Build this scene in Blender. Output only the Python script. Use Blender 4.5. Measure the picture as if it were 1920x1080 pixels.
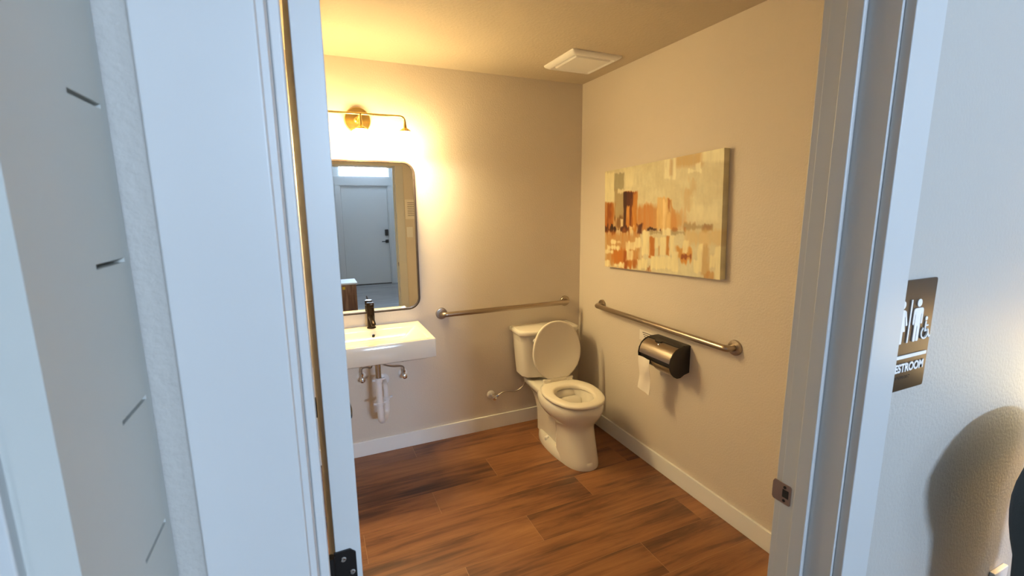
import bpy, bmesh, math, random
import numpy as np
from mathutils import Vector, Matrix

for o in list(bpy.data.objects):
    bpy.data.objects.remove(o)
SC = bpy.context.scene
COL = SC.collection
PI = math.pi

# ------------------------------------------------------------------ camera
# world: x to the right along the back wall, y into the room, z up; the corner of back and right wall is the origin
CAM = Vector((-1.8414, -2.9137, 1.5885))
YAW, PITCH, ROLL = 0.4144, 0.1741, -0.0096
fwd = Vector((math.sin(YAW) * math.cos(PITCH), math.cos(YAW) * math.cos(PITCH), -math.sin(PITCH)))
rgt = Vector((math.cos(YAW), -math.sin(YAW), 0))
upv = rgt.cross(fwd)
r2 = rgt * math.cos(ROLL) + upv * math.sin(ROLL)
u2 = -rgt * math.sin(ROLL) + upv * math.cos(ROLL)
cd = bpy.data.cameras.new('camera')
cam = bpy.data.objects.new('camera', cd)
COL.objects.link(cam)
cam.matrix_world = Matrix(((r2.x, u2.x, -fwd.x, CAM.x), (r2.y, u2.y, -fwd.y, CAM.y), (r2.z, u2.z, -fwd.z, CAM.z), (0, 0, 0, 1)))
cd.sensor_fit = 'HORIZONTAL'
cd.sensor_width = 36.0
cd.lens = 36.0 * 854.3 / 1920.0
cd.clip_start = 0.01
cd.dof.use_dof = True
cd.dof.focus_distance = 2.6
cd.dof.aperture_fstop = 9.0
SC.camera = cam

# ------------------------------------------------------------------ world, daylight, exposure
W = bpy.data.worlds.new('world')
SC.world = W
W.use_nodes = True
bg = W.node_tree.nodes['Background']
bg.inputs[0].default_value = (0.62, 0.78, 1.0, 1)
bg.inputs[1].default_value = 2.0
SC.view_settings.view_transform = 'Standard'
SC.view_settings.look = 'None'
SC.view_settings.gamma = 1.0
SC.view_settings.use_curve_mapping = False
SC.view_settings.exposure = 0.12


def area(name, loc, size, direction, power, color):
    l = bpy.data.lights.new(name, 'AREA')
    l.shape = 'RECTANGLE'
    l.size, l.size_y = size
    l.energy = power
    l.color = color
    o = bpy.data.objects.new(name, l)
    COL.objects.link(o)
    o.location = loc
    o.rotation_euler = Vector(direction).to_track_quat('-Z', 'Y').to_euler()
    return o


DAY = (0.55, 0.74, 1.0)
# daylight just outside the panes of the transom and an added, unseen window
area('daylight_transom', (-0.727, -7.30, 2.365), (0.95, 0.19), (0, 1, 0), 235, DAY)
area('daylight_added_window', (1.95, -7.36, 1.7), (1.1, 1.4), (0, 1, 0), 24, DAY)

# ------------------------------------------------------------------ materials
MATS = {}


def mat(name, color, rough=0.5, metal=0.0, bump=None, emit=None, spec=0.5, mottle=None, coat=0.0):
    """principled material; bump=(scale, strength, distance); mottle=(scale, other colour)"""
    m = bpy.data.materials.new(name)
    m.use_nodes = True
    nt = m.node_tree
    b = nt.nodes['Principled BSDF']
    b.inputs['Base Color'].default_value = (*color, 1)
    b.inputs['Roughness'].default_value = rough
    b.inputs['Metallic'].default_value = metal
    b.inputs['Specular IOR Level'].default_value = spec
    b.inputs['Coat Weight'].default_value = coat
    geo = None
    if bump or mottle:
        geo = nt.nodes.new('ShaderNodeNewGeometry')
    if bump:
        n = nt.nodes.new('ShaderNodeTexNoise')
        n.inputs['Scale'].default_value = bump[0]
        n.inputs['Detail'].default_value = 3
        nt.links.new(geo.outputs['Position'], n.inputs['Vector'])
        bp = nt.nodes.new('ShaderNodeBump')
        bp.inputs['Strength'].default_value = bump[1]
        bp.inputs['Distance'].default_value = bump[2]
        nt.links.new(n.outputs['Fac'], bp.inputs['Height'])
        nt.links.new(bp.outputs['Normal'], b.inputs['Normal'])
    if mottle:
        n = nt.nodes.new('ShaderNodeTexNoise')
        n.inputs['Scale'].default_value = mottle[0]
        n.inputs['Detail'].default_value = 4
        nt.links.new(geo.outputs['Position'], n.inputs['Vector'])
        rp = nt.nodes.new('ShaderNodeValToRGB')
        rp.color_ramp.elements[0].position = 0.4
        rp.color_ramp.elements[1].position = 0.6
        rp.color_ramp.elements[0].color = (*mottle[1], 1)
        rp.color_ramp.elements[1].color = (*color, 1)
        nt.links.new(n.outputs['Fac'], rp.inputs['Fac'])
        nt.links.new(rp.outputs['Color'], b.inputs['Base Color'])
    if emit:
        b.inputs['Emission Color'].default_value = (*emit[0], 1)
        b.inputs['Emission Strength'].default_value = emit[1]
    MATS[name] = m
    return m


def lin(r, g, b):
    return tuple((c / 255 / 12.92) if c / 255 <= 0.04045 else ((c / 255 + 0.055) / 1.055) ** 2.4 for c in (r, g, b))


mat('wall_paint', lin(218, 207, 194), 0.6, bump=(110, 0.35, 0.004))
mat('ceiling_paint', lin(198, 184, 162), 0.75, bump=(70, 0.4, 0.005))
mat('hall_paint', lin(192, 187, 180), 0.6, bump=(120, 0.35, 0.004))
mat('hall_white', lin(225, 225, 222), 0.6)
mat('base_white', lin(243, 242, 240), 0.35)
mat('trim_white', lin(208, 207, 205), 0.35, bump=(14, 0.05, 0.003))
mat('panel_white', lin(206, 206, 200), 0.45, mottle=(2.2, lin(200, 200, 193)))
mat('door_white', lin(208, 208, 206), 0.4)
mat('porcelain', lin(230, 224, 212), 0.12, coat=0.4)
mat('seat_plastic', lin(238, 230, 214), 0.28)
mat('steel', (0.44, 0.37, 0.30), 0.3, 1.0, bump=(300, 0.03, 0.001))
mat('chrome', (0.75, 0.75, 0.75), 0.1, 1.0)
mat('brass', (0.80, 0.58, 0.22), 0.25, 1.0)
mat('bronze_dark', (0.028, 0.018, 0.012), 0.3, 0.85)
mat('frame_dark', (0.040, 0.024, 0.016), 0.5, 0.3)
mat('black_plastic', (0.012, 0.010, 0.009), 0.3)
mat('hinge_black', (0.02, 0.017, 0.016), 0.4, 0.5)
mat('white_plastic', lin(235, 232, 228), 0.35)
mat('pvc_white', lin(228, 226, 228), 0.35)
mat('hose_grey', lin(150, 140, 130), 0.35, 0.6)
mat('paper_white', lin(240, 232, 222), 0.9)
mat('ink', (0.05, 0.05, 0.05), 0.8)
mat('grout', lin(178, 138, 104), 0.9)
mat('water', (0.55, 0.52, 0.45), 0.03)
mat('sign_bronze', lin(92, 70, 50), 0.28, 0.75, bump=(500, 0.04, 0.0005))
mat('sign_white', lin(240, 240, 240), 0.5)
mat('red_plastic', lin(190, 70, 70), 0.5)
mat('chair_fabric', lin(70, 74, 74), 0.85, bump=(700, 0.4, 0.002))
mat('chair_leg', (0.03, 0.03, 0.03), 0.4, 0.6)
mat('lamp_metal', (0.5, 0.42, 0.3), 0.3, 1.0)
mat('lamp_shade', lin(240, 225, 195), 0.8, emit=((1.0, 0.74, 0.34), 11.0))
mat('opal_glass', lin(250, 245, 235), 0.3, emit=((1.0, 0.76, 0.36), 45.0))
mat('opal_diffuser', lin(250, 245, 235), 0.3, emit=((1.0, 0.76, 0.36), 225.0))
mat('mirror_glass', (0.86, 0.88, 0.88), 0.01, 1.0)
mat('strike_metal', (0.36, 0.27, 0.24), 0.35, 0.9)
mat('hole_dark', (0.01, 0.008, 0.007), 0.8)
mat('lock_black', (0.012, 0.012, 0.013), 0.35)
mat('sticker_yellow', lin(225, 180, 40), 0.6)
mat('box_top_white', lin(225, 225, 225), 0.4)
mat('concrete', lin(150, 150, 148), 0.8)
mat('leaf_green', lin(110, 130, 80), 0.7)
mat('bark', lin(90, 75, 62), 0.9)


def wood_mat(name, cols, scale, rough, per_object=True, axis_scale=(1.0, 12.0, 6.0)):
    m = bpy.data.materials.new(name)
    m.use_nodes = True
    nt = m.node_tree
    L = nt.links
    b = nt.nodes['Principled BSDF']
    tc = nt.nodes.new('ShaderNodeTexCoord')
    vec = tc.outputs['Object']
    if per_object:
        oi = nt.nodes.new('ShaderNodeObjectInfo')
        mul = nt.nodes.new('ShaderNodeVectorMath')
        mul.operation = 'SCALE'
        cmb = nt.nodes.new('ShaderNodeCombineXYZ')
        L.new(oi.outputs['Random'], cmb.inputs[0])
        L.new(oi.outputs['Random'], cmb.inputs[1])
        L.new(oi.outputs['Random'], cmb.inputs[2])
        L.new(cmb.outputs[0], mul.inputs[0])
        mul.inputs['Scale'].default_value = 37.0
        add = nt.nodes.new('ShaderNodeVectorMath')
        add.operation = 'ADD'
        L.new(vec, add.inputs[0])
        L.new(mul.outputs[0], add.inputs[1])
        vec = add.outputs[0]
    mp = nt.nodes.new('ShaderNodeMapping')
    mp.inputs['Scale'].default_value = axis_scale
    L.new(vec, mp.inputs['Vector'])
    n1 = nt.nodes.new('ShaderNodeTexNoise')
    n1.inputs['Scale'].default_value = scale
    n1.inputs['Detail'].default_value = 7
    n1.inputs['Roughness'].default_value = 0.7
    n1.inputs['Distortion'].default_value = 0.6
    L.new(mp.outputs[0], n1.inputs['Vector'])
    mp2 = nt.nodes.new('ShaderNodeMapping')
    mp2.inputs['Scale'].default_value = tuple(s * 0.32 if s > 1 else s * 0.9 for s in axis_scale)
    L.new(vec, mp2.inputs['Vector'])
    n2 = nt.nodes.new('ShaderNodeTexNoise')
    n2.inputs['Scale'].default_value = scale * 0.9
    n2.inputs['Detail'].default_value = 3
    L.new(mp2.outputs[0], n2.inputs['Vector'])
    mix = nt.nodes.new('ShaderNodeMath')
    mix.operation = 'MULTIPLY_ADD'
    mix.inputs[1].default_value = 0.55
    L.new(n1.outputs['Fac'], mix.inputs[0])
    m2 = nt.nodes.new('ShaderNodeMath')
    m2.operation = 'MULTIPLY'
    m2.inputs[1].default_value = 0.45
    L.new(n2.outputs['Fac'], m2.inputs[0])
    L.new(m2.outputs[0], mix.inputs[2])
    rp = nt.nodes.new('ShaderNodeValToRGB')
    els = rp.color_ramp.elements
    while len(els) < len(cols):
        els.new(0.5)
    for e, (pos, c) in zip(els, cols):
        e.position = pos
        e.color = (*c, 1)
    L.new(mix.outputs[0], rp.inputs['Fac'])
    L.new(rp.outputs['Color'], b.inputs['Base Color'])
    b.inputs['Roughness'].default_value = rough
    bp = nt.nodes.new('ShaderNodeBump')
    bp.inputs['Strength'].default_value = 0.12
    bp.inputs['Distance'].default_value = 0.002
    L.new(n1.outputs['Fac'], bp.inputs['Height'])
    L.new(bp.outputs['Normal'], b.inputs['Normal'])
    MATS[name] = m


wood_mat('wood_tile', [(0.34, lin(60, 38, 28)), (0.43, lin(104, 66, 44)), (0.50, lin(134, 88, 56)), (0.58, lin(150, 101, 64)), (0.68, lin(166, 118, 76))], 1.7, 0.36)
wood_mat('hall_planks', [(0.36, lin(120, 118, 118)), (0.5, lin(146, 142, 140)), (0.64, lin(168, 164, 160))], 2.0, 0.35, False)
wood_mat('box_wood', [(0.36, lin(92, 60, 42)), (0.5, lin(122, 84, 60)), (0.62, lin(160, 122, 92))], 2.0, 0.5, True, (14.0, 14.0, 1.0))


def glass_mat():
    m = bpy.data.materials.new('window_glass')
    m.use_nodes = True
    nt = m.node_tree
    nt.nodes.remove(nt.nodes['Principled BSDF'])
    out = nt.nodes['Material Output']
    t = nt.nodes.new('ShaderNodeBsdfTransparent')
    g = nt.nodes.new('ShaderNodeBsdfGlossy')
    g.inputs['Roughness'].default_value = 0.02
    mx = nt.nodes.new('ShaderNodeMixShader')
    mx.inputs[0].default_value = 0.06
    nt.links.new(t.outputs[0], mx.inputs[1])
    nt.links.new(g.outputs[0], mx.inputs[2])
    nt.links.new(mx.outputs[0], out.inputs['Surface'])
    MATS['window_glass'] = m


glass_mat()


def attr_mat(name, rough):
    m = bpy.data.materials.new(name)
    m.use_nodes = True
    nt = m.node_tree
    b = nt.nodes['Principled BSDF']
    a = nt.nodes.new('ShaderNodeAttribute')
    a.attribute_name = 'paint'
    nt.links.new(a.outputs['Color'], b.inputs['Base Color'])
    b.inputs['Roughness'].default_value = rough
    tc = nt.nodes.new('ShaderNodeTexCoord')
    n = nt.nodes.new('ShaderNodeTexNoise')
    n.inputs['Scale'].default_value = 120
    nt.links.new(tc.outputs['Object'], n.inputs['Vector'])
    bp = nt.nodes.new('ShaderNodeBump')
    bp.inputs['Strength'].default_value = 0.15
    bp.inputs['Distance'].default_value = 0.001
    nt.links.new(n.outputs['Fac'], bp.inputs['Height'])
    nt.links.new(bp.outputs['Normal'], b.inputs['Normal'])
    MATS[name] = m


attr_mat('canvas_paint', 0.5)

# ------------------------------------------------------------------ mesh helpers
WORLD = {}      # object -> world position of its origin


def empty(name, loc, label, cat, group=None, kind=None):
    o = bpy.data.objects.new(name, None)
    COL.objects.link(o)
    o.location = loc
    o.empty_display_size = 0.05
    WORLD[o.name] = Vector(loc)
    tag(o, label, cat, group, kind)
    return o


def tag(o, label=None, cat=None, group=None, kind=None):
    if label:
        o['label'] = label
    if cat:
        o['category'] = cat
    if group:
        o['group'] = group
    if kind:
        o['kind'] = kind
    return o


class MB:
    """collects shapes in world coordinates; build() links them as one mesh object"""

    def __init__(self):
        self.v, self.f = [], []

    def box(self, x0, x1, y0, y1, z0, z1):
        x0, x1 = min(x0, x1), max(x0, x1)
        y0, y1 = min(y0, y1), max(y0, y1)
        z0, z1 = min(z0, z1), max(z0, z1)
        n = len(self.v)
        self.v += [(x, y, z) for z in (z0, z1) for y in (y0, y1) for x in (x0, x1)]
        self.f += [tuple(n + i for i in q) for q in ((0, 2, 3, 1), (4, 5, 7, 6), (0, 1, 5, 4), (2, 6, 7, 3), (0, 4, 6, 2), (1, 3, 7, 5))]
        return self

    def loft(self, rings, cap0=True, cap1=True, closed=True):
        n = len(self.v)
        k = len(rings[0])
        for r in rings:
            self.v += [tuple(p) for p in r]
        for i in range(len(rings) - 1):
            for j in range(k if closed else k - 1):
                a, b = n + i * k + j, n + i * k + (j + 1) % k
                self.f.append((a, b, b + k, a + k))
        if cap0:
            self.f.append(tuple(n + j for j in reversed(range(k))))
        if cap1:
            m = n + (len(rings) - 1) * k
            self.f.append(tuple(m + j for j in range(k)))
        return self

    def frame(self, d):
        d = Vector(d).normalized()
        a = Vector((0, 0, 1)) if abs(d.z) < 0.9 else Vector((1, 0, 0))
        u = d.cross(a).normalized()
        return u, d.cross(u).normalized()

    def lathe(self, origin, axis, prof, seg=24):
        """prof: list of (distance along axis, radius)"""
        o, d = Vector(origin), Vector(axis).normalized()
        u, w = self.frame(d)
        rings = []
        for t, r in prof:
            r = max(r, 1e-5)
            rings.append([o + d * t + (u * math.cos(2 * PI * j / seg) + w * math.sin(2 * PI * j / seg)) * r for j in range(seg)])
        return self.loft(rings)

    def cyl(self, p0, p1, r, seg=20, r1=None):
        d = Vector(p1) - Vector(p0)
        return self.lathe(p0, d, [(0, r), (d.length, r if r1 is None else r1)], seg)

    def tube(self, pts, r, seg=12, rr=None):
        pts = [Vector(p) for p in pts]
        t0 = (pts[1] - pts[0]).normalized()
        u, w = self.frame(t0)
        rings = []
        for i, p in enumerate(pts):
            a = pts[max(i - 1, 0)]
            b = pts[min(i + 1, len(pts) - 1)]
            t = (b - a).normalized()
            q = t0.rotation_difference(t)
            u = q @ u
            u = (u - t * u.dot(t)).normalized()
            w = t.cross(u)
            t0 = t
            ra = rr[i] if rr else r
            rings.append([p + (u * math.cos(2 * PI * j / seg) + w * math.sin(2 * PI * j / seg)) * ra for j in range(seg)])
        return self.loft(rings)

    def prism(self, outline, axis, a, b):
        """outline: 2D points in the plane across 'axis' (x: y,z  y: x,z  z: x,y), from a to b"""
        def P(p, t):
            return {'x': (t, p[0], p[1]), 'y': (p[0], t, p[1]), 'z': (p[0], p[1], t)}[axis]
        return self.loft([[P(p, a) for p in outline], [P(p, b) for p in outline]])

    def build(self, name, m, parent=None, smooth=False, bevel=0, seg=2, angle=35):
        v = np.array(self.v, float)
        c = Vector(((v.min(0) + v.max(0)) / 2).tolist())
        me = bpy.data.meshes.new(name)
        me.from_pydata([tuple(x) for x in (v - np.array(c))], [], self.f)
        bm = bmesh.new()
        bm.from_mesh(me)
        bmesh.ops.recalc_face_normals(bm, faces=bm.faces)
        bm.to_mesh(me)
        bm.free()
        return link(me, name, m, c, parent, smooth, bevel, seg, angle)


def link(me, name, m, c, parent=None, smooth=False, bevel=0, seg=2, angle=35):
    if m:
        me.materials.append(MATS[m])
    o = bpy.data.objects.new(name, me)
    COL.objects.link(o)
    WORLD[o.name] = Vector(c)
    if parent:
        o.parent = parent
        o.location = Vector(c) - WORLD[parent.name]
    else:
        o.location = c
    if smooth or bevel:
        for p in me.polygons:
            p.use_smooth = True
        try:
            me.set_sharp_from_angle(angle=math.radians(angle))
        except Exception:
            pass
    if bevel:
        b = o.modifiers.new('bevel', 'BEVEL')
        b.width = bevel
        b.segments = seg
        b.limit_method = 'ANGLE'
        b.angle_limit = math.radians(40)
        b.harden_normals = True
    return o


def rounded_path(pts, r, n=6):
    """polyline with its inner corners rounded"""
    pts = [Vector(p) for p in pts]
    out = [pts[0]]
    for a, b, c in zip(pts, pts[1:], pts[2:]):
        d0, d1 = (a - b), (c - b)
        k = min(r, d0.length * 0.49, d1.length * 0.49)
        p, q = b + d0.normalized() * k, b + d1.normalized() * k
        for i in range(n + 1):
            t = i / n
            out.append(p * (1 - t) ** 2 + b * 2 * t * (1 - t) + q * t * t)
    out.append(pts[-1])
    return out


def rrect(x0, x1, y0, y1, r, n=6):
    out = []
    for cx, cy, a0 in ((x1 - r, y1 - r, 0), (x0 + r, y1 - r, 90), (x0 + r, y0 + r, 180), (x1 - r, y0 + r, 270)):
        for i in range(n + 1):
            a = math.radians(a0 + 90 * i / n)
            out.append((cx + r * math.cos(a), cy + r * math.sin(a)))
    return out


def struct(o, label=None):
    o['kind'] = 'structure'
    if label:
        o['label'] = label
    return o


def wall_holes(axis, u0, u1, z0, z1, d0, d1, holes):
    """a wall along x (axis 'x') or y with rectangular openings (ua, ub, za, zb)"""
    us = sorted({u0, u1, *[h[0] for h in holes], *[h[1] for h in holes]})
    zs = sorted({z0, z1, *[h[2] for h in holes], *[h[3] for h in holes]})
    mb = MB()
    for a, b in zip(us, us[1:]):
        for c, d in zip(zs, zs[1:]):
            if any(h[0] <= a and b <= h[1] and h[2] <= c and d <= h[3] for h in holes):
                continue
            mb.box(a, b, d0, d1, c, d) if axis == 'x' else mb.box(d0, d1, a, b, c, d)
    return mb


# ------------------------------------------------------------------ the bathroom shell
H = 2.44
XL = -2.0          # left wall of the bathroom
YF, YH = -2.325, -2.441   # bathroom face and hall face of the wall with the doorway
XJ0, XJ1 = -1.862, -0.948  # faces of the two door jambs
HC = 2.75          # hall ceiling

struct(MB().box(-2.12, 0.12, 0, 0.12, 0, H).build('wall_back', 'wall_paint'), 'beige orange-peel textured wall behind sink and toilet')
struct(MB().box(0, 0.12, YF, 0, 0, H).build('wall_right', 'wall_paint'), 'beige textured wall with canvas and grab bar')
struct(MB().box(-2.12, XL, YF, 0, 0, H).build('wall_left', 'wall_paint'), 'beige textured wall behind the open door')
struct(MB().box(-2.12, 0.12, YF, 0.12, H, H + 0.1).build('ceiling', 'ceiling_paint'), 'beige textured bathroom ceiling')
wf = wall_holes('x', -4.1, 2.9, 0, HC, YH, YF, [(XJ0 - 0.019, XJ1 + 0.019, 0, 2.061)])
wf = wf.build('wall_front', 'hall_paint')
struct(wf, 'pale textured wall around the bathroom doorway')
wf.data.materials.append(MATS['wall_paint'])
for p in wf.data.polygons:
    if p.normal.y > 0.5:
        p.material_index = 1

# floor: slab with one object for each wood-look tile
fl = MB().box(XL, 0, YF, 0, -0.06, -0.0007).build('floor', 'grout')
struct(fl, 'floor of brown wood-look plank tiles')
rows = [0.0]
y = -0.172
while y > YF:
    rows.append(y)
    y -= 0.201
rows.append(YF)
OFF = [-0.11, -0.505, -0.92]
G = 0.0011
for i, (ya, yb) in enumerate(zip(rows, rows[1:])):
    off = OFF[i % 3]
    xs = sorted({x for x in (off - 1.21 * k for k in range(-1, 3)) if XL + 0.01 < x < -0.01} | {XL, 0.0})
    for a, b in zip(xs, xs[1:]):
        if ya - yb < 0.01:
            continue
        MB().box(a + G, b - G, yb + G, ya - G, -0.012, 0.0).build('plank', 'wood_tile', fl)

BH, BT = 0.103, 0.014
struct(MB().box(XL, 0, -BT, 0, 0, BH).build('baseboard_back', 'base_white', bevel=0.003))
struct(MB().box(-BT, 0, YF, -BT, 0, BH).build('baseboard_right', 'base_white', bevel=0.003))
struct(MB().box(XL, XL + BT, YF, -BT, 0, BH).build('baseboard_left', 'base_white', bevel=0.003))
struct(MB().box(-0.853, -BT, YF, YF + BT, 0, BH).build('baseboard_front', 'base_white', bevel=0.003))

# ------------------------------------------------------------------ doorway: jamb, stop, casings, open door
jm = MB()
jm.box(XJ1, XJ1 + 0.019, YH, YF, 0, 2.061)
jm.box(XJ0 - 0.019, XJ0, YH, YF, 0, 2.061)
jm.box(XJ0, XJ1, YH, YF, 2.042, 2.061)
jamb = struct(jm.build('trim_1', 'trim_white', bevel=0.0012), 'white painted door jamb')
for a in ((XJ1 - 0.011, XJ1, 0, 2.031), (XJ0, XJ0 + 0.011, 0, 2.031), (XJ0, XJ1, 2.031, 2.042)):
    MB().box(a[0], a[1], -2.390, -2.360, a[2], a[3]).build('door_stop', 'trim_white', jamb, bevel=0.0025)
sp = MB().prism([(-2.3095 - 0.0, 0.952), (-2.306, 0.957), (-2.306, 0.992), (-2.3095, 0.998), (-2.3455, 0.998), (-2.348, 0.995), (-2.348, 0.955), (-2.3455, 0.952)], 'x', XJ1 - 0.0016, XJ1 + 0.001)
strike = sp.build('strike_plate', 'strike_metal', jamb, bevel=0.0006)
strike['label'] = 'small metal strike plate with latch hole'
MB().box(XJ1 - 0.0022, XJ1 - 0.001, -2.343, -2.3295, 0.967, 0.985).build('latch_hole', 'hole_dark', strike)
for z in (0.9595, 0.9905):
    MB().cyl((XJ1 - 0.0026, -2.334, z), (XJ1, -2.334, z), 0.0032, 12).build('screw', 'hole_dark', strike)


def casing(n, yc0, yc1, label):
    a, b, w = XJ0 - 0.006, XJ1 + 0.006, 0.086
    top = 2.048
    t = struct(MB().box(a - w, a, yc0, yc1, 0, top + w).build('trim_%d' % n, 'trim_white', bevel=0.002), label + ', hinge side')
    t2 = struct(MB().box(b, b + w, yc0, yc1, 0, top + w).build('trim_%d' % (n + 1), 'trim_white', bevel=0.002), label + ', latch side')
    t3 = struct(MB().box(a, b, yc0, yc1, top, top + w).build('trim_%d' % (n + 2), 'trim_white', bevel=0.002), label + ', head board')


casing(2, YH - 0.017, YH, 'flat white door casing on the hall side')
casing(5, YF, YF + 0.017, 'flat white door casing on the bathroom side')

DX0, DX1, DY0, DY1 = -1.844, -1.809, -2.284, -1.376
door = empty('door_1', (-1.8265, -2.284, 0), 'white flush bathroom door standing open on dark hinges', None, None, 'structure')
MB().box(DX0, DX1, DY0, DY1, 0.01, 2.035).build('leaf', 'door_white', door, bevel=0.0015)
for zc in (1.0565, 1.905, 0.25):
    h = MB()
    h.prism([(DX0 - 0.002, zc - 0.0505), (DX1 - 0.015, zc - 0.0505), (DX1 - 0.0075, zc - 0.043), (DX1 - 0.0075, zc + 0.043), (DX1 - 0.015, zc + 0.0505), (DX0 - 0.002, zc + 0.0505)], 'y', DY0 - 0.0022, DY0 + 0.001)
    hg = h.build('hinge', 'hinge_black', door, bevel=0.0008)
    MB().cyl((-1.8510, DY0 - 0.007, zc - 0.0505), (-1.8510, DY0 - 0.007, zc + 0.0505), 0.0062, 14).build('knuckle', 'hinge_black', hg, smooth=True)
    for dx, dz in ((0.011, 0.037), (0.022, 0.013), (0.011, -0.013), (0.022, -0.037)):
        x, z = DX0 + dx - 0.001, zc + dz
        s = MB().lathe((x, DY0 - 0.0018, z), (0, -1, 0), [(0, 0.0042), (0.001, 0.0042), (0.0022, 0.003), (0.0026, 0.0)], 14)
        s.build('screw', 'chrome', hg, smooth=True)
for sx in (-1, 1):
    xf = DX0 if sx < 0 else DX1
    k = MB().lathe((xf, -1.44, 0.98), (sx, 0, 0), [(0, 0.032), (0.008, 0.031), (0.01, 0.012), (0.055, 0.011)], 24)
    hd = k.build('door_handle', 'hinge_black', door, smooth=True)
    MB().tube(rounded_path([(xf + sx * 0.054, -1.435, 0.98), (xf + sx * 0.056, -1.5, 0.98), (xf + sx * 0.050, -1.555, 0.98)], 0.02), 0.008).build('lever', 'hinge_black', hd, smooth=True)
door.rotation_euler.z = math.radians(1.35)

# ------------------------------------------------------------------ the hall
HX0, HX1, HY = -4.0, 2.8, -7.15
hf = MB().box(HX0, HX1, HY, YH, -0.06, 0.0).build('floor_hall', 'hall_planks')
struct(hf, 'grey wood plank floor of the hall')
struct(MB().box(XJ0, XJ1, YH, YF, -0.06, 0.004).build('trim_8', 'bronze_dark', bevel=0.003), 'dark threshold strip under the doorway')
struct(MB().box(HX0, HX1, HY, YH, HC, HC + 0.1).build('ceiling_hall', 'hall_white'))
DA, DB = -1.225, -0.265
wb = wall_holes('x', HX0 - 0.1, HX1 + 0.1, 0, HC, HY - 0.12, HY, [(DA, DB, 0, 2.075), (-1.217, -0.237, 2.26, 2.47), (1.35, 2.55, 0.95, 2.45)])
struct(wb.build('wall_hall_back', 'hall_white'), 'white hall wall with the entry door')
wr = MB().box(HX1, HX1 + 0.1, HY, YH, 0, HC)
struct(wr.build('wall_hall_right', 'hall_white'))
struct(MB().box(HX0 - 0.1, HX0, HY, YH, 0, HC).build('wall_hall_left', 'hall_white'))


def window_x(n, x0, x1, z0, z1, mull, label):
    """window in the hall's street wall"""
    w = empty('window_%d' % n, ((x0 + x1) / 2, HY - 0.06, z0), label, None, None, 'structure')
    f = MB()
    t = 0.012 if z1 - z0 < 0.4 else 0.045
    f.box(x0, x1, HY - 0.1, HY - 0.03, z0, z0 + t).box(x0, x1, HY - 0.1, HY - 0.03, z1 - t, z1)
    f.box(x0, x0 + t, HY - 0.1, HY - 0.03, z0 + t, z1 - t).box(x1 - t, x1, HY - 0.1, HY - 0.03, z0 + t, z1 - t)
    for k in range(1, mull + 1):
        xm = x0 + (x1 - x0) * k / (mull + 1)
        f.box(xm - 0.02, xm + 0.02, HY - 0.1, HY - 0.03, z0 + t, z1 - t)
    f.build('window_frame', 'trim_white', w)
    xs = [x0 + t] + [x0 + (x1 - x0) * k / (mull + 1) for k in range(1, mull + 1)] + [x1 - t]
    for a, b in zip(xs, xs[1:]):
        MB().box(a, b, HY - 0.068, HY - 0.062, z0 + t, z1 - t).build('pane', 'window_glass', w)


window_x(1, -1.217, -0.237, 2.26, 2.47, 0, 'narrow transom window above the white entry door')
window_x(2, 1.35, 2.55, 0.95, 2.45, 1, 'unseen street window added beside the entry door for daylight from the right')  # added out of view to bring daylight in from the right
d2 = empty('door_2', (-0.745, HY, 0), 'white flush entry door with black keypad lock, seen in the mirror', None, None, 'structure')
MB().box(-1.2, -0.29, HY - 0.07, HY - 0.025, 0.012, 2.05).build('leaf', 'door_white', d2, bevel=0.002)
fr = MB().box(DA, -1.203, HY - 0.12, HY, 0, 2.075).box(-0.287, DB, HY - 0.12, HY, 0, 2.075).box(-1.203, -0.287, HY - 0.12, HY, 2.053, 2.075)
fr.build('door_frame', 'trim_white', d2)
MB().box(-1.203, -0.287, HY - 0.12, HY + 0.01, 0.0, 0.012).build('door_sill', 'bronze_dark', d2)
fr = MB().box(-1.315, -1.222, HY, HY + 0.018, 0, 2.07).box(-0.268, -0.178, HY, HY + 0.018, 0, 2.07).box(-1.315, -0.178, HY, HY + 0.018, 2.07, 2.25)
fr.build('door_casing', 'trim_white', d2, bevel=0.003)
MB().box(-0.372, -0.302, HY - 0.025, HY + 0.005, 1.03, 1.16).build('keypad_lock', 'lock_black', d2, bevel=0.008)
lv = MB().box(-0.37, -0.302, HY - 0.025, HY - 0.008, 0.875, 0.945).build('lever_rose', 'lock_black', d2, bevel=0.006)
MB().tube(rounded_path([(-0.336, HY - 0.01, 0.91), (-0.336, HY + 0.035, 0.91), (-0.45, HY + 0.035, 0.91)], 0.02), 0.009).build('lever', 'lock_black', lv, smooth=True)

# ------------------------------------------------------------------ toilet
TX = -0.360


def egg(z, hw, yf, yb, n=56, e=0.92, k=0.10):
    yc, hy = (yf + yb) / 2, (yb - yf) / 2
    out = []
    for i in range(n):
        a = 2 * PI * i / n
        c, s = math.cos(a), math.sin(a)
        x = hw * math.copysign(abs(c) ** e, c) * (1 + k * s * (1 - abs(s)))
        out.append((TX + x, yc + hy * math.copysign(abs(s) ** e, s), z))
    return out


def tank_ring(z, hw, yb, yf, bow=0.035, ch=0.05, n=14):
    """flat back, bowed front with soft corners"""
    out = [(TX + hw, yb, z)]
    yc = yf + bow
    pts = [(hw, yc + ch * 0.5)]
    for i in range(n + 1):
        t = -1 + 2 * i / n
        x = -t * hw * 0.86
        pts.append((x, yf + bow * (x / hw) ** 2))
    pts.append((-hw, yc + ch * 0.5))
    out += [(TX + a, b, z) for a, b in pts]
    out.append((TX - hw, yb, z))
    return out


toilet = empty('toilet', (TX, -0.13, 0), 'white two-piece toilet with its seat lid raised, in the room corner', 'toilet')
bw = MB()
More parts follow.
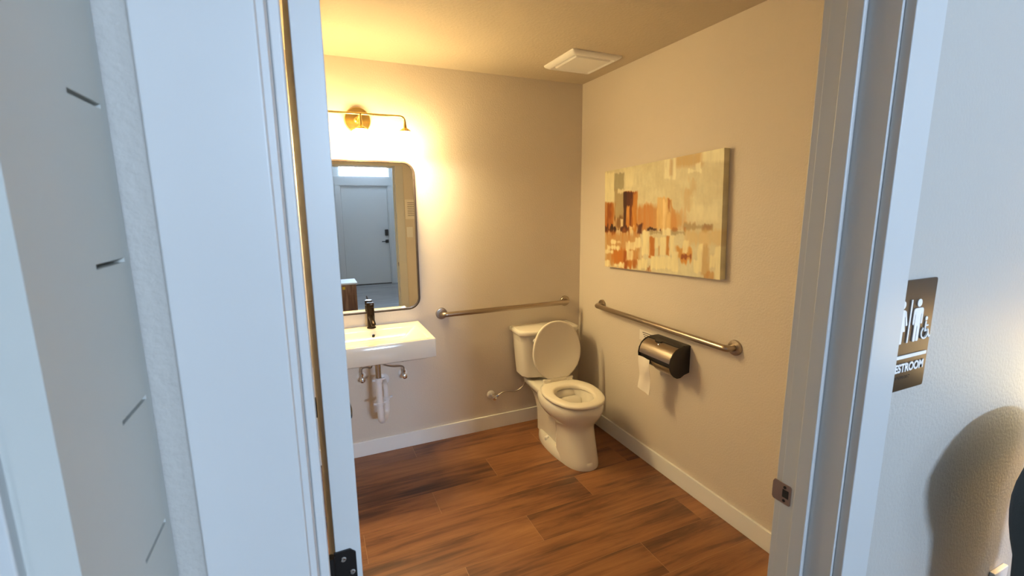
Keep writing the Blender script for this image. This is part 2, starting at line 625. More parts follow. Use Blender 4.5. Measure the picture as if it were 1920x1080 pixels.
# front pedestal, bowl outside, rim, bowl inside
rings = [egg(0.0, 0.120, -0.770, -0.42), egg(0.012, 0.121, -0.771, -0.42), egg(0.03, 0.120, -0.766, -0.42),
         egg(0.10, 0.116, -0.744, -0.43), egg(0.17, 0.112, -0.724, -0.43), egg(0.215, 0.112, -0.712, -0.42),
         egg(0.24, 0.117, -0.709, -0.39), egg(0.262, 0.136, -0.717, -0.34), egg(0.288, 0.162, -0.735, -0.28),
         egg(0.315, 0.179, -0.751, -0.25), egg(0.345, 0.187, -0.763, -0.235), egg(0.370, 0.186, -0.765, -0.23),
         egg(0.386, 0.180, -0.759, -0.24), egg(0.392, 0.168, -0.748, -0.25)]
rings += [egg(0.392, 0.124, -0.700, -0.41), egg(0.382, 0.121, -0.697, -0.415), egg(0.33, 0.118, -0.69, -0.42), egg(0.27, 0.100, -0.665, -0.435),
          egg(0.225, 0.070, -0.62, -0.46), egg(0.205, 0.05, -0.59, -0.47)]
bw.loft(rings)
# trapway and foot behind the pedestal
def srect(z, hw, y0, y1, r, n=5):
    return [(TX + a, b, z) for a, b in rrect(-hw, hw, y0, y1, r, n)]


bw.loft([egg(0.0, 0.137, -0.772, -0.150, e=0.92, k=0.1), egg(0.010, 0.138, -0.773, -0.149, e=0.92, k=0.1), egg(0.045, 0.131, -0.762, -0.155, e=0.92, k=0.1), egg(0.062, 0.116, -0.735, -0.170, e=0.92, k=0.1), egg(0.068, 0.09, -0.70, -0.19, e=0.92, k=0.1)])
bw.loft([srect(0.04, 0.098, -0.56, -0.170, 0.05), srect(0.18, 0.098, -0.56, -0.165, 0.05), srect(0.25, 0.104, -0.54, -0.14, 0.05), srect(0.30, 0.115, -0.50, -0.11, 0.05), srect(0.335, 0.13, -0.48, -0.09, 0.05), srect(0.35, 0.135, -0.46, -0.08, 0.05)])
# deck that carries the tank
bw.loft([srect(0.33, 0.135, -0.44, -0.08, 0.05), srect(0.355, 0.150, -0.44, -0.06, 0.05), srect(0.382, 0.155, -0.43, -0.05, 0.05), srect(0.391, 0.150, -0.42, -0.055, 0.05)])
bw.cyl((TX, -0.13, 0.385), (TX, -0.13, 0.42), 0.06, 20)
bowl = bw.build('bowl', 'porcelain', toilet, smooth=True, angle=55)
MB().loft([egg(0.235, 0.077, -0.63, -0.455), egg(0.236, 0.077, -0.63, -0.455)]).build('water', 'water', bowl)
for s in (-1, 1):
    MB().lathe((TX + s * 0.116, -0.40, 0.052), (s * 0.25, 0, 1), [(0, 0.017), (0.010, 0.0165), (0.019, 0.012), (0.023, 0.0)], 18).build('bolt_cap', 'white_plastic', bowl, smooth=True)
MB().loft([tank_ring(0.412, 0.184, -0.045, -0.207, 0.04), tank_ring(0.417, 0.190, -0.042, -0.213, 0.04), tank_ring(0.48, 0.196, -0.038, -0.220, 0.04), tank_ring(0.58, 0.204, -0.033, -0.228, 0.04), tank_ring(0.68, 0.213, -0.028, -0.236, 0.04), tank_ring(0.725, 0.217, -0.027, -0.239, 0.04)]).build('tank', 'porcelain', toilet, smooth=True, bevel=0.006, seg=3, angle=50)
MB().loft([tank_ring(0.722, 0.224, -0.024, -0.246, 0.04), tank_ring(0.729, 0.231, -0.020, -0.254, 0.04), tank_ring(0.750, 0.231, -0.020, -0.254, 0.04), tank_ring(0.758, 0.227, -0.023, -0.250, 0.04), tank_ring(0.761, 0.217, -0.031, -0.240, 0.04)]).build('tank_lid', 'porcelain', toilet, smooth=True, angle=60)
lev = MB().lathe((TX - 0.125, -0.232, 0.692), (0, -1, 0), [(0, 0.018), (0.012, 0.017), (0.016, 0.012), (0.018, 0.0)], 18).build('flush_lever', 'white_plastic', toilet, smooth=True)
MB().tube([(TX - 0.125, -0.252, 0.692), (TX - 0.115, -0.258, 0.688), (TX - 0.085, -0.262, 0.684), (TX - 0.055, -0.263, 0.682)], 0.008, 10, [0.007, 0.009, 0.010, 0.007]).build('handle', 'white_plastic', lev, smooth=True)
# seat ring
st = MB()
st.loft([egg(0.396, 0.120, -0.693, -0.421), egg(0.396, 0.178, -0.760, -0.308), egg(0.400, 0.185, -0.767, -0.304), egg(0.412, 0.187, -0.769, -0.302),
         egg(0.419, 0.181, -0.763, -0.307), egg(0.422, 0.169, -0.751, -0.317), egg(0.422, 0.134, -0.709, -0.405), egg(0.418, 0.124, -0.698, -0.416), egg(0.410, 0.119, -0.692, -0.422), egg(0.396, 0.120, -0.693, -0.421)], False, False)
st.build('seat', 'seat_plastic', toilet, smooth=True, angle=60)
# raised lid, leaning back on the tank
hinge = Vector((TX, -0.332, 0.424))
tilt = math.radians(5.6)
dirv = Vector((0, math.sin(tilt), math.cos(tilt)))
nrm = Vector((0, -math.cos(tilt), math.sin(tilt)))


def lid_ring(off, grow, n=56):
    out = []
    for i in range(n):
        a = 2 * PI * i / n
        c, s = math.cos(a), math.sin(a)
        w = 0.180 + grow
        x = w * math.copysign(abs(c) ** 0.95, c) * (1 - 0.10 * s * (1 - abs(s)))
        if s < 0:
            x *= 1 - 0.05 * (-s)
        h = 0.208 + (0.204 + grow) * math.copysign(abs(s) ** 0.95, s)
        h = max(h, 0.020 - grow)
        out.append(hinge + Vector((x, 0, 0)) + dirv * h + nrm * off)
    return out


MB().loft([lid_ring(-0.012, -0.012), lid_ring(-0.010, -0.003), lid_ring(-0.004, 0.0), lid_ring(0.004, 0.0), lid_ring(0.008, -0.004), lid_ring(0.0085, -0.012), lid_ring(0.0065, -0.018)]).build('seat_lid', 'seat_plastic', toilet, smooth=True, angle=60)
for s in (-1, 1):
    hb = MB().box(TX + s * 0.062, TX + s * 0.105, -0.346, -0.310, 0.390, 0.428)
    hb.cyl((TX + s * 0.058, -0.330, 0.434), (TX + s * 0.112, -0.330, 0.434), 0.0115, 14)
    hb.build('seat_hinge', 'seat_plastic', toilet, smooth=True, bevel=0.003)
MB().box(TX - 0.06, TX + 0.06, -0.340, -0.320, 0.420, 0.446).build('hinge_bar', 'seat_plastic', toilet, bevel=0.004)


toilet.rotation_euler.z = math.radians(-2.3)      # stands a little askew

# ------------------------------------------------------------------ valves and hoses
def stop_valve(x, z, label, hose, facing=(0, 0, -1), r=0.030):
    v = empty('shutoff_valve', (x, 0, z), label, 'valve')
    MB().lathe((x, 0, z), (0, -1, 0), [(0, r), (0.003, r), (0.008, r * 0.8), (0.011, r * 0.45), (0.011, 0.0)], 24).build('wall_flange', 'white_plastic', v, smooth=True)
    b = MB().cyl((x, -0.008, z), (x, -0.060, z), 0.0075, 14)
    b.lathe((x, -0.034, z), (0, -1, 0), [(0, 0.010), (0.002, 0.0115), (0.018, 0.0115), (0.02, 0.010)], 8)
    d = Vector(hose[0]) - Vector((x, -0.05, z))
    b.cyl((x, -0.05, z), hose[0], 0.008, 12)
    bo = b.build('valve_body', 'chrome', v, smooth=True)
    k = MB().lathe((x, -0.058, z), (0, -1, 0), [(0, 0.006), (0.008, 0.006), (0.009, 0.016), (0.013, 0.0175), (0.021, 0.016), (0.024, 0.010), (0.024, 0.0)], 10)
    k.build('valve_knob', 'chrome', v, smooth=True)
    nut = MB().cyl(hose[0], Vector(hose[0]) + (Vector(hose[1]) - Vector(hose[0])).normalized() * 0.014, 0.0095, 8)
    nut.build('compression_nut', 'chrome', v)
    MB().tube(rounded_path(hose, 0.05, 8), 0.0048, 10).build('supply_hose', 'hose_grey', v, smooth=True)
    return v


stop_valve(-1.613, 0.540, 'chrome shutoff valve under the sink, beyond the white trap from the toilet', [(-1.613, -0.05, 0.562), (-1.613, -0.055, 0.612), (-1.585, -0.07, 0.622), (-1.556, -0.085, 0.615), (-1.552, -0.10, 0.66), (-1.552, -0.10, 0.735)])
stop_valve(-1.353, 0.525, 'chrome shutoff valve under the sink end nearer the toilet', [(-1.353, -0.05, 0.547), (-1.353, -0.06, 0.592), (-1.44, -0.08, 0.605), (-1.505, -0.10, 0.645), (-1.52, -0.10, 0.735)])
stop_valve(-0.735, 0.262, 'chrome shutoff valve with a hose to the toilet tank', [(-0.715, -0.062, 0.268), (-0.66, -0.07, 0.30), (-0.56, -0.08, 0.285), (-0.505, -0.09, 0.33), (-0.50, -0.095, 0.411)])

# ------------------------------------------------------------------ sink
SX0, SX1, SY, SZ0, SZ1 = -1.84, -1.235, -0.462, 0.758, 0.866
SCX = (SX0 + SX1) / 2
sink = empty('wall_sink', (SCX, 0, SZ0), 'white rectangular wall-hung sink under the black framed mirror', 'sink')
sb = MB()


def rr(x0, x1, y0, y1, r, z):
    return [(a, b, z) for a, b in rrect(x0, x1, y0, y1, r, 5)]


sb.loft([rr(SX0 + 0.055, SX1 - 0.055, SY + 0.06, -0.03, 0.02, SZ0 - 0.022), rr(SX0 + 0.018, SX1 - 0.018, SY + 0.018, 0, 0.012, SZ0 - 0.004), rr(SX0 + 0.004, SX1 - 0.004, SY + 0.004, 0, 0.007, SZ0), rr(SX0, SX1, SY, 0, 0.007, SZ0 + 0.005),
         rr(SX0, SX1, SY, 0, 0.007, SZ1 - 0.004), rr(SX0 + 0.003, SX1 - 0.003, SY + 0.003, 0, 0.006, SZ1),
         rr(SX0 + 0.034, SX1 - 0.034, SY + 0.022, -0.118, 0.02, SZ1), rr(SX0 + 0.040, SX1 - 0.040, SY + 0.028, -0.123, 0.02, SZ1 - 0.004),
         rr(SX0 + 0.10, SX1 - 0.10, SY + 0.045, -0.130, 0.025, SZ1 - 0.060), rr(SX0 + 0.13, SX1 - 0.13, SY + 0.06, -0.145, 0.03, SZ1 - 0.073)])
basin = sb.build('basin', 'porcelain', sink, smooth=True, angle=40)
MB().lathe((SCX, -0.1262, SZ1 - 0.034), (0, -1, 0.1), [(0, 0.0125), (0.004, 0.0125), (0.005, 0.0085), (0.003, 0.0075)], 20).build('overflow_ring', 'chrome', basin, smooth=True)
MB().lathe((SCX, -0.1262, SZ1 - 0.034), (0, -1, 0.1), [(0.001, 0.0078), (0.0042, 0.0078)], 16).build('overflow_hole', 'hole_dark', basin)
MB().lathe((SCX, -0.265, SZ1 - 0.074), (0, 0, 1), [(0, 0.031), (0.003, 0.03), (0.004, 0.02), (0.007, 0.018), (0.008, 0.0)], 24).build('drain_cover', 'bronze_dark', basin, smooth=True)
for s in (-1, 1):
    MB().lathe((SCX + s * 0.235, -0.012, SZ0 - 0.022), (0, -0.3, -1), [(0, 0.016), (0.014, 0.015), (0.02, 0.009), (0.022, 0.0)], 14).build('mounting_lug', 'white_plastic', sink, smooth=True)
fc = empty('faucet', (SCX, -0.06, SZ1), 'dark bronze single-lever faucet standing on the white sink', 'faucet')
FY = -0.060
MB().lathe((SCX, FY, SZ1), (0, 0, 1), [(0, 0.027), (0.004, 0.027), (0.008, 0.0235), (0.02, 0.0225), (0.125, 0.0225), (0.127, 0.021), (0.128, 0.0)], 28).build('body', 'bronze_dark', fc, smooth=True)
MB().tube([(SCX, FY - 0.012, SZ1 + 0.072), (SCX, FY - 0.06, SZ1 + 0.062), (SCX, FY - 0.118, SZ1 + 0.048), (SCX, FY - 0.122, SZ1 + 0.046)], 0.014, 16, [0.016, 0.0150, 0.0140, 0.011]).build('spout', 'bronze_dark', fc, smooth=True)
hd = MB().lathe((SCX, FY, SZ1 + 0.129), (0, 0.04, 1), [(0, 0.0215), (0.002, 0.0225), (0.026, 0.0225), (0.030, 0.020), (0.031, 0.0)], 28).build('handle', 'bronze_dark', fc, smooth=True)
MB().tube([(SCX, FY - 0.012, SZ1 + 0.148), (SCX, FY - 0.055, SZ1 + 0.158), (SCX, FY - 0.088, SZ1 + 0.166)], 0.005, 10, [0.006, 0.0052, 0.0045]).build('lever', 'bronze_dark', hd, smooth=True)

# drain trap
TPX, TPY = SCX + 0.002, -0.235
tr = empty('drain_trap', (TPX, -0.12, 0.33), 'white plastic drain trap hanging below the sink', 'drain trap')
MB().lathe((TPX, TPY, SZ0 - 0.021), (0, 0, -1), [(0, 0.030), (0.012, 0.029), (0.014, 0.023), (0.028, 0.022), (0.03, 0.017), (0.032, 0.0)], 20).build('drain_nut', 'bronze_dark', tr, smooth=True)
MB().cyl((TPX, TPY, SZ0 - 0.045), (TPX, TPY, 0.58), 0.0165, 18).build('tailpiece', 'steel', tr, smooth=True)
EX, EY = TPX + 0.054, -0.110
MB().tube(rounded_path([(TPX, TPY, 0.60), (TPX, TPY, 0.312), (EX, EY, 0.312), (EX, EY, 0.42)], 0.062, 10), 0.0195, 16).build('trap_bend', 'pvc_white', tr, smooth=True)
MB().tube(rounded_path([(EX, EY, 0.40), (EX, EY, 0.500), (EX, 0.0, 0.500)], 0.055, 10), 0.0165, 16).build('trap_arm', 'pvc_white', tr, smooth=True)
for (x, y, z, h) in ((TPX, TPY, 0.588, 0.028), (TPX, TPY, 0.440, 0.022), (EX, EY, 0.415, 0.022)):
    nt = MB().lathe((x, y, z - h / 2), (0, 0, 1), [(0, 0.0215), (0.002, 0.0235), (h - 0.004, 0.0235), (h, 0.020)], 16)
    for a in (0.2, PI + 0.2):
        c, s = math.cos(a), math.sin(a)
        nt.cyl((x + c * 0.022, y + s * 0.022, z), (x + c * 0.039, y + s * 0.039, z + 0.004), 0.0075, 8)
    nt.build('slip_nut', 'pvc_white', tr, smooth=True)
MB().lathe((EX, 0, 0.500), (0, -1, 0), [(0, 0.040), (0.003, 0.040), (0.009, 0.030), (0.012, 0.021)], 24).build('wall_flange', 'pvc_white', tr, smooth=True)

# ------------------------------------------------------------------ framed mirror
MX0, MX1, MZ0, MZ1 = -1.842, -1.219, 0.950, 1.874
mr = empty('wall_mirror', (SCX, 0, MZ0), 'tall rounded rectangular mirror in a thin dark frame above the sink', 'mirror')


def mring(ins, y, r):
    return [(a, y, b) for a, b in rrect(MX0 + ins, MX1 - ins, MZ0 + ins, MZ1 - ins, r, 12)]


MB().loft([mring(0, 0.0, 0.075), mring(0, -0.024, 0.075), mring(0.002, -0.026, 0.073), mring(0.009, -0.026, 0.066), mring(0.011, -0.024, 0.064), mring(0.011, 0.0, 0.064)], False, False).build('frame', 'frame_dark', mr, smooth=True, angle=40)
MB().loft([mring(0.010, -0.002, 0.065), mring(0.010, -0.0150, 0.065), mring(0.026, -0.0153, 0.049)]).build('glass', 'mirror_glass', mr)

# ------------------------------------------------------------------ vanity light
VX, VZ, VY = -1.536, 2.108, -0.165
vl = empty('vanity_light', (VX, 0, 2.10), 'brass three-shade vanity light glowing above the mirror', 'wall light')
MB().lathe((VX, 0, 2.098), (0, -1, 0), [(0, 0.074), (0.014, 0.074), (0.02, 0.070), (0.022, 0.02), (0.03, 0.012), (0.03, 0.0)], 36).build('backplate', 'brass', vl, smooth=True)
MB().cyl((VX, -0.02, 2.104), (VX, VY, VZ), 0.008, 14).build('support_arm', 'brass', vl, smooth=True)
MB().tube(rounded_path([(VX - 0.243, VY, 2.045), (VX - 0.243, VY, VZ), (VX + 0.243, VY, VZ), (VX + 0.243, VY, 2.045)], 0.035, 8), 0.0062, 12).build('crossbar', 'brass', vl, smooth=True)
for dx in (-0.243, 0, 0.243):
    x = VX + dx
    cp = MB().lathe((x, VY, 2.025), (0, 0, 1), [(0, 0.031), (0.006, 0.031), (0.012, 0.024), (0.022, 0.010), (0.05, 0.0065), (0.083 if dx == 0 else 0.03, 0.0062)], 24)
    cup = cp.build('lamp_holder', 'brass', vl, smooth=True)
    MB().lathe((x, VY, 2.024), (0, 0, -1), [(0, 0.030), (0.006, 0.044), (0.02, 0.055), (0.05, 0.060), (0.115, 0.060), (0.122, 0.058)], 28).build('shade', 'opal_glass', cup, smooth=True)
    MB().lathe((x, VY, 2.024 - 0.122), (0, 0, -1), [(-0.001, 0.052), (0.001, 0.052), (0.003, 0.0)], 28).build('diffuser', 'opal_diffuser', cup, smooth=True)

# ------------------------------------------------------------------ grab bars
def grab_bar(p0, p1, n, label):
    p0, p1, n = Vector(p0), Vector(p1), Vector(n)
    g = empty('grab_bar', (p0 + p1) / 2, label, 'grab bar', 'brushed steel grab bars around the toilet')
    MB().tube(rounded_path([p0 + n * 0.002, p0 + n * 0.056, p1 + n * 0.056, p1 + n * 0.002], 0.045, 10), 0.0165, 18).build('bar', 'steel', g, smooth=True)
    for p in (p0, p1):
        fgl = MB().lathe(p, n, [(0, 0.0385), (0.007, 0.0385), (0.011, 0.036), (0.013, 0.026), (0.013, 0.0)], 30).build('flange', 'steel', g, smooth=True)
    return g


grab_bar((-1.078, 0, 0.898), (-0.129, 0, 0.898), (0, -1, 0), 'brushed steel grab bar on the wall behind the toilet tank')
grab_bar((0, -0.305, 0.912), (0, -1.407, 0.912), (-1, 0, 0), 'brushed steel grab bar above the paper dispenser')

# ------------------------------------------------------------------ paper dispenser
dp = empty('paper_dispenser', (0, -1.0, 0.765), 'steel and black double roll toilet paper dispenser under the grab bar', 'paper dispenser')
PY0, PY1 = -1.128, -0.868
prof = [(0, 0.690), (-0.035, 0.682), (-0.062, 0.668), (-0.085, 0.668), (-0.108, 0.680), (-0.128, 0.700), (-0.140, 0.728), (-0.143, 0.756), (-0.137, 0.786), (-0.122, 0.812), (-0.100, 0.830), (-0.075, 0.839), (-0.045, 0.843), (0, 0.843)]


def inset(prof, d):
    cx, cz = -0.07, 0.757
    out = []
    for x, z in prof:
        l = math.hypot(x - cx, z - cz)
        k = (l - d) / l
        out.append((min(cx + (x - cx) * k, -0.001), cz + (z - cz) * k))
    return out


MB().prism(inset(prof, 0.012), 'y', PY0 + 0.004, PY1 - 0.004).build('housing', 'black_plastic', dp, smooth=True, angle=50)
for a in (PY0, PY1 - 0.006):
    MB().prism(prof, 'y', a, a + 0.006).build('side_plate', 'black_plastic', dp, smooth=True, bevel=0.0015, angle=50)
top = MB().prism([(0, 0.831), (0, 0.8445), (-0.045, 0.8445), (-0.075, 0.840), (-0.075, 0.826)], 'y', PY0 + 0.006, PY1 - 0.006)
top.build('top_plate', 'black_plastic', dp, smooth=True)
MB().loft([[(-0.060, -0.93, z), (-0.088, -0.945, z - 0.003), (-0.094, -0.965, z - 0.004), (-0.088, -0.990, z - 0.003), (-0.060, -1.005, z)] for z in (0.832, 0.8415)]).build('cover_catch', 'black_plastic', dp, bevel=0.001)


def arc_cover(i0, i1, ya_fn, yb, name, th=0.003, n=14):
    """steel sheet following the profile from point i0 to i1; ya_fn(t) gives its far edge"""
    inner = inset(prof, 0.008)
    outer = inset(prof, 0.004)
    seq_o, seq_i = [], []
    m = 5
    for i in range(i0, i1):
        for k in range(m + (1 if i == i1 - 1 else 0)):
            t = k / m
            # smooth (Catmull-Rom) interpolation
            def cr(P, i, t):
                p0, p1, p2, p3 = P[i - 1], P[i], P[i + 1], P[min(i + 2, len(P) - 1)]
                return tuple(0.5 * (2 * b + (c - a) * t + (2 * a - 5 * b + 4 * c - d) * t * t + (-a + 3 * b - 3 * c + d) * t ** 3) for a, b, c, d in zip(p0, p1, p2, p3))
            seq_o.append(cr(outer, i, t))
            seq_i.append(cr(inner, i, t))
    N = len(seq_o)
    rings = []
    for j in range(N):
        y1 = ya_fn(j / (N - 1))
        (xo, zo), (xi, zi) = seq_o[j], seq_i[j]
        rings.append([(xo, yb, zo), (xo, y1, zo), (xi, y1, zi), (xi, yb, zi)])
    MB().loft(rings).build(name, 'steel', dp, smooth=True, angle=50)


arc_cover(7, 12, lambda t: PY1 - 0.007, PY0 + 0.007, 'cover')
# lower cover with the cut-out that the paper hangs through
arc_cover(2, 6, lambda t: -0.974 - 0.012 * math.sin(t * PI), PY0 + 0.007, 'lower_cover')
MB().lathe((-0.112, -1.0, 0.832), (-0.8, 0, 0.6), [(-0.006, 0.004), (0.0, 0.004), (0.0008, 0.0)], 12).build('lock_rivet', 'chrome', dp, smooth=True)
tp = empty('toilet_paper', (-0.11, -0.912, 0.63), 'white toilet paper sheet hanging out of the steel dispenser', 'toilet paper')
ringsA = []
for k in range(15):
    t = k / 14
    z = 0.735 - 0.195 * t
    x = -0.1435 - 0.006 * math.sin(t * 7) + 0.010 * t
    dy = 0.012 * t - 0.006 * math.sin(t * 6)
    row = []
    for j in range(9):
        s = j / 8
        yy = -0.874 - 0.100 * s + dy * 0.6 - 0.01 * t * (1 - s)
        zz = z - (0.020 * s if k == 14 else 0.020 * s * t)
        row.append((x + 0.004 * math.sin(s * 5 + t * 4), yy, zz))
    ringsA.append(row)
sh = MB()
back = [[(x + 0.0012, y, z) for x, y, z in row] for row in ringsA]
sh.loft([r + list(reversed(b)) for r, b in zip(ringsA, back)])
sh.build('sheet', 'paper_white', tp, smooth=True)
nl = MB().box(-0.0012, 0, -0.872, -0.708, 0.770, 0.834).build('wall_notice', 'paper_white')
tag(nl, 'small white printed notice on the wall behind the paper dispenser', 'notice')
for k, (a, b) in enumerate(((-0.858, -0.735), (-0.85, -0.742), (-0.846, -0.75))):
    z = 0.822 - 0.012 * k
    MB().box(-0.0017, -0.0010, a, b, z - 0.0025, z + 0.0015).build('text_line', 'ink', nl)

# ------------------------------------------------------------------ canvas painting (right wall)
def make_canvas():
    w, h, th = 0.948, 0.622, 0.036
    yc, zc, rot = -0.834, 1.525, math.radians(2.4)
    rng = np.random.default_rng(5)
    NU, NV = 190, 126
    u = np.linspace(0, 1, NU)
    v = np.linspace(0, 1, NV)
    U, V = np.meshgrid(u, v)

    def vnoise(su, sv, seed):
        r = np.random.default_rng(seed)
        gu, gv = int(su) + 2, int(sv) + 2
        g = r.random((gv, gu))
        x, y = U * su, V * sv
        xi, yi = x.astype(int), y.astype(int)
        fx, fy = x - xi, y - yi
        fx, fy = fx * fx * (3 - 2 * fx), fy * fy * (3 - 2 * fy)
        return (g[yi, xi] * (1 - fx) + g[yi, xi + 1] * fx) * (1 - fy) + (g[yi + 1, xi] * (1 - fx) + g[yi + 1, xi + 1] * fx) * fy

    streak = vnoise(60, 7, 1) * 0.6 + vnoise(120, 20, 2) * 0.4
    blot = vnoise(9, 7, 3) * 0.6 + vnoise(22, 18, 4) * 0.4
    fine = vnoise(90, 60, 6)
    C = np.zeros((NV, NU, 3))
    C[:] = (226, 214, 190)
    C += (blot - 0.5)[..., None] * np.array((16, 20, 26)) + (fine - 0.5)[..., None] * 6

    # sketch grid: a slanted quad with these corners (left/right top, right/left bottom) covers the canvas
    q = [(0.0, 0.0, 122.0, 228.0), (1.0, 0.0, 942.0, 75.0), (1.0, 1.0, 938.0, 985.0), (0.0, 1.0, 135.0, 890.0)]
    A = []
    for uu, vv, X, Y in q:
        A.append([uu, vv, 1, 0, 0, 0, -uu * X, -vv * X])
        A.append([0, 0, 0, uu, vv, 1, -uu * Y, -vv * Y])
    hm = np.linalg.solve(np.array(A), np.array([c for r in q for c in r[2:]]))
    den = hm[6] * U + hm[7] * V + 1
    GX = (hm[0] * U + hm[1] * V + hm[2]) / den
    GY = (hm[3] * U + hm[4] * V + hm[5]) / den

    def S(x0, x1, y0, y1, col, a=1.0, soft=0.012, rag=0.02):
        """one brush stroke, in the sketch grid"""
        sl = (GX - (x0 + x1) / 2) * 0.0
        so = soft * 560
        du = (streak - 0.5) * rag * 700
        dv = ((blot - 0.5) * 1.5 + (streak - 0.5) * 2) * rag * 600
        m = np.clip((GX - x0 + du + so * .5) / so, 0, 1) * np.clip((x1 - GX + du + so * .5) / so, 0, 1)
        m *= np.clip((GY - y0 + dv + so * .5) / so, 0, 1) * np.clip((y1 - GY + dv + so * .5) / so, 0, 1)
        m = (m * a * (0.75 + 0.5 * streak)).clip(0, 1)
        C[:] = C * (1 - m[..., None]) + np.array(col, float) * m[..., None]

    # sky
    S(122, 190, 235, 440, (244, 232, 204), 0.8)
    S(255, 330, 205, 330, (242, 230, 204), 0.7, 0.05)
    S(610, 800, 100, 200, (208, 174, 126), 0.75, 0.06)
    S(790, 945, 60, 170, (244, 234, 210), 0.85, 0.04)
    S(540, 578, 140, 280, (246, 236, 214), 0.95, 0.02)
    S(592, 612, 130, 285, (248, 238, 218), 0.95, 0.014)
    S(572, 594, 150, 260, (204, 172, 134), 0.6, 0.02)
    S(700, 790, 218, 242, (246, 236, 214), 0.95, 0.012)
    S(745, 782, 175, 235, (246, 236, 214), 0.9, 0.016)
    S(670, 715, 370, 480, (206, 170, 120), 0.45, 0.05, 0.06)
    S(715, 760, 280, 380, (206, 170, 120), 0.4, 0.04, 0.06)
    S(740, 920, 470, 580, (238, 226, 202), 0.75, 0.06)
    # far bank
    S(125, 380, 500, 660, (198, 142, 84), 0.55, 0.08, 0.06)
    S(345, 505, 465, 640, (206, 140, 78), 0.85, 0.06, 0.04)
    S(480, 680, 500, 640, (216, 160, 98), 0.75, 0.08, 0.05)
    S(660, 780, 590, 640, (188, 146, 98), 0.7, 0.04, 0.05)
    # towers
    S(192, 258, 238, 360, (178, 166, 142), 0.95, 0.014)
    S(194, 262, 350, 560, (182, 162, 130), 0.9, 0.016)
    S(215, 300, 350, 374, (238, 226, 200), 0.8, 0.02)
    S(128, 190, 440, 650, (184, 114, 52), 0.95, 0.03, 0.04)
    S(150, 168, 450, 640, (142, 80, 38), 0.6, 0.02, 0.05)
    S(258, 350, 368, 640, (180, 108, 46), 1.0, 0.016, 0.02)
    S(258, 325, 372, 480, (98, 46, 24), 1.0, 0.02, 0.02)
    S(256, 276, 372, 650, (78, 38, 22), 1.0, 0.012, 0.02)
    S(280, 298, 470, 620, (222, 162, 86), 0.9, 0.012, 0.03)
    S(304, 316, 420, 620, (124, 66, 28), 0.85, 0.010, 0.03)
    S(320, 348, 385, 640, (208, 144, 68), 0.85, 0.014, 0.03)
    S(200, 262, 540, 640, (120, 78, 46), 0.7, 0.04, 0.05)
    S(238, 258, 560, 625, (238, 220, 190), 0.95, 0.010, 0.02)
    S(490, 590, 415, 640, (232, 196, 142), 0.9, 0.02, 0.03)
    S(568, 588, 420, 520, (182, 116, 54), 0.9, 0.012, 0.03)
    S(535, 556, 440, 640, (244, 216, 168), 0.8, 0.014, 0.03)
    S(590, 625, 480, 640, (212, 154, 90), 0.8, 0.016, 0.04)
    # waterline
    S(130, 300, 615, 648, (92, 46, 26), 0.95, 0.018, 0.06)
    S(165, 205, 605, 640, (60, 30, 20), 0.9, 0.014, 0.04)
    S(355, 392, 590, 665, (96, 46, 26), 1.0, 0.016, 0.03)
    S(422, 492, 622, 644, (70, 34, 22), 1.0, 0.012, 0.02)
    S(508, 522, 625, 650, (112, 56, 28), 0.9, 0.010, 0.02)
    S(440, 690, 640, 668, (180, 160, 130), 0.85, 0.018, 0.03)
    S(680, 880, 595, 640, (184, 162, 132), 0.9, 0.024, 0.03)
    S(810, 870, 600, 645, (166, 122, 78), 0.6, 0.03, 0.04)
    S(600, 690, 625, 640, (170, 108, 56), 0.6, 0.014, 0.03)
    S(302, 328, 605, 668, (246, 226, 186), 0.95, 0.016, 0.02)
    S(532, 590, 630, 675, (248, 234, 204), 1.0, 0.018, 0.02)
    # reflections
    S(130, 380, 650, 900, (198, 132, 70), 0.65, 0.06, 0.06)
    S(190, 330, 770, 895, (200, 126, 58), 0.8, 0.05, 0.05)
    S(265, 300, 790, 920, (164, 90, 40), 0.8, 0.024, 0.04)
    S(330, 360, 840, 920, (176, 104, 50), 0.7, 0.024, 0.04)
    S(442, 482, 680, 815, (196, 126, 58), 0.95, 0.016, 0.03)
    S(558, 584, 680, 810, (198, 134, 66), 0.9, 0.014, 0.03)
    S(505, 520, 740, 820, (196, 130, 66), 0.7, 0.012, 0.03)
    S(630, 740, 760, 845, (212, 150, 74), 0.85, 0.03, 0.05)
    S(670, 735, 812, 828, (152, 84, 38), 0.85, 0.014, 0.03)
    S(690, 940, 640, 740, (222, 190, 142), 0.6, 0.06, 0.05)
    S(800, 860, 760, 960, (202, 164, 114), 0.65, 0.03, 0.05)
    S(820, 900, 930, 985, (196, 142, 84), 0.6, 0.03, 0.06)
    S(430, 450, 890, 930, (170, 100, 48), 0.8, 0.016, 0.03)
    for a in ((392, 442, 645, 805), (482, 508, 680, 765), (515, 560, 685, 810), (585, 614, 680, 810), (676, 714, 715, 795), (778, 812, 740, 930), (866, 905, 810, 905), (752, 784, 845, 930), (900, 942, 760, 985),
              (170, 245, 706, 732), (150, 238, 742, 772), (130, 190, 775, 800), (278, 352, 715, 775), (285, 332, 775, 848), (462, 640, 825, 905), (366, 434, 842, 912), (195, 268, 868, 896), (130, 172, 845, 890), (600, 650, 790, 920), (340, 390, 690, 760)):
        S(*a, (246, 232, 200), 0.9, 0.018, 0.022)
    C[:] = C + (streak - 0.5)[..., None] * 12
    C[:] = (238 - (238 - C) * 1.12) * np.array((0.965, 0.985, 0.94))
    C = np.clip(C, 0, 255) / 255
    LC = np.where(C <= 0.04045, C / 12.92, ((C + 0.055) / 1.055) ** 2.4)

    cr, sr = math.cos(rot), math.sin(rot)

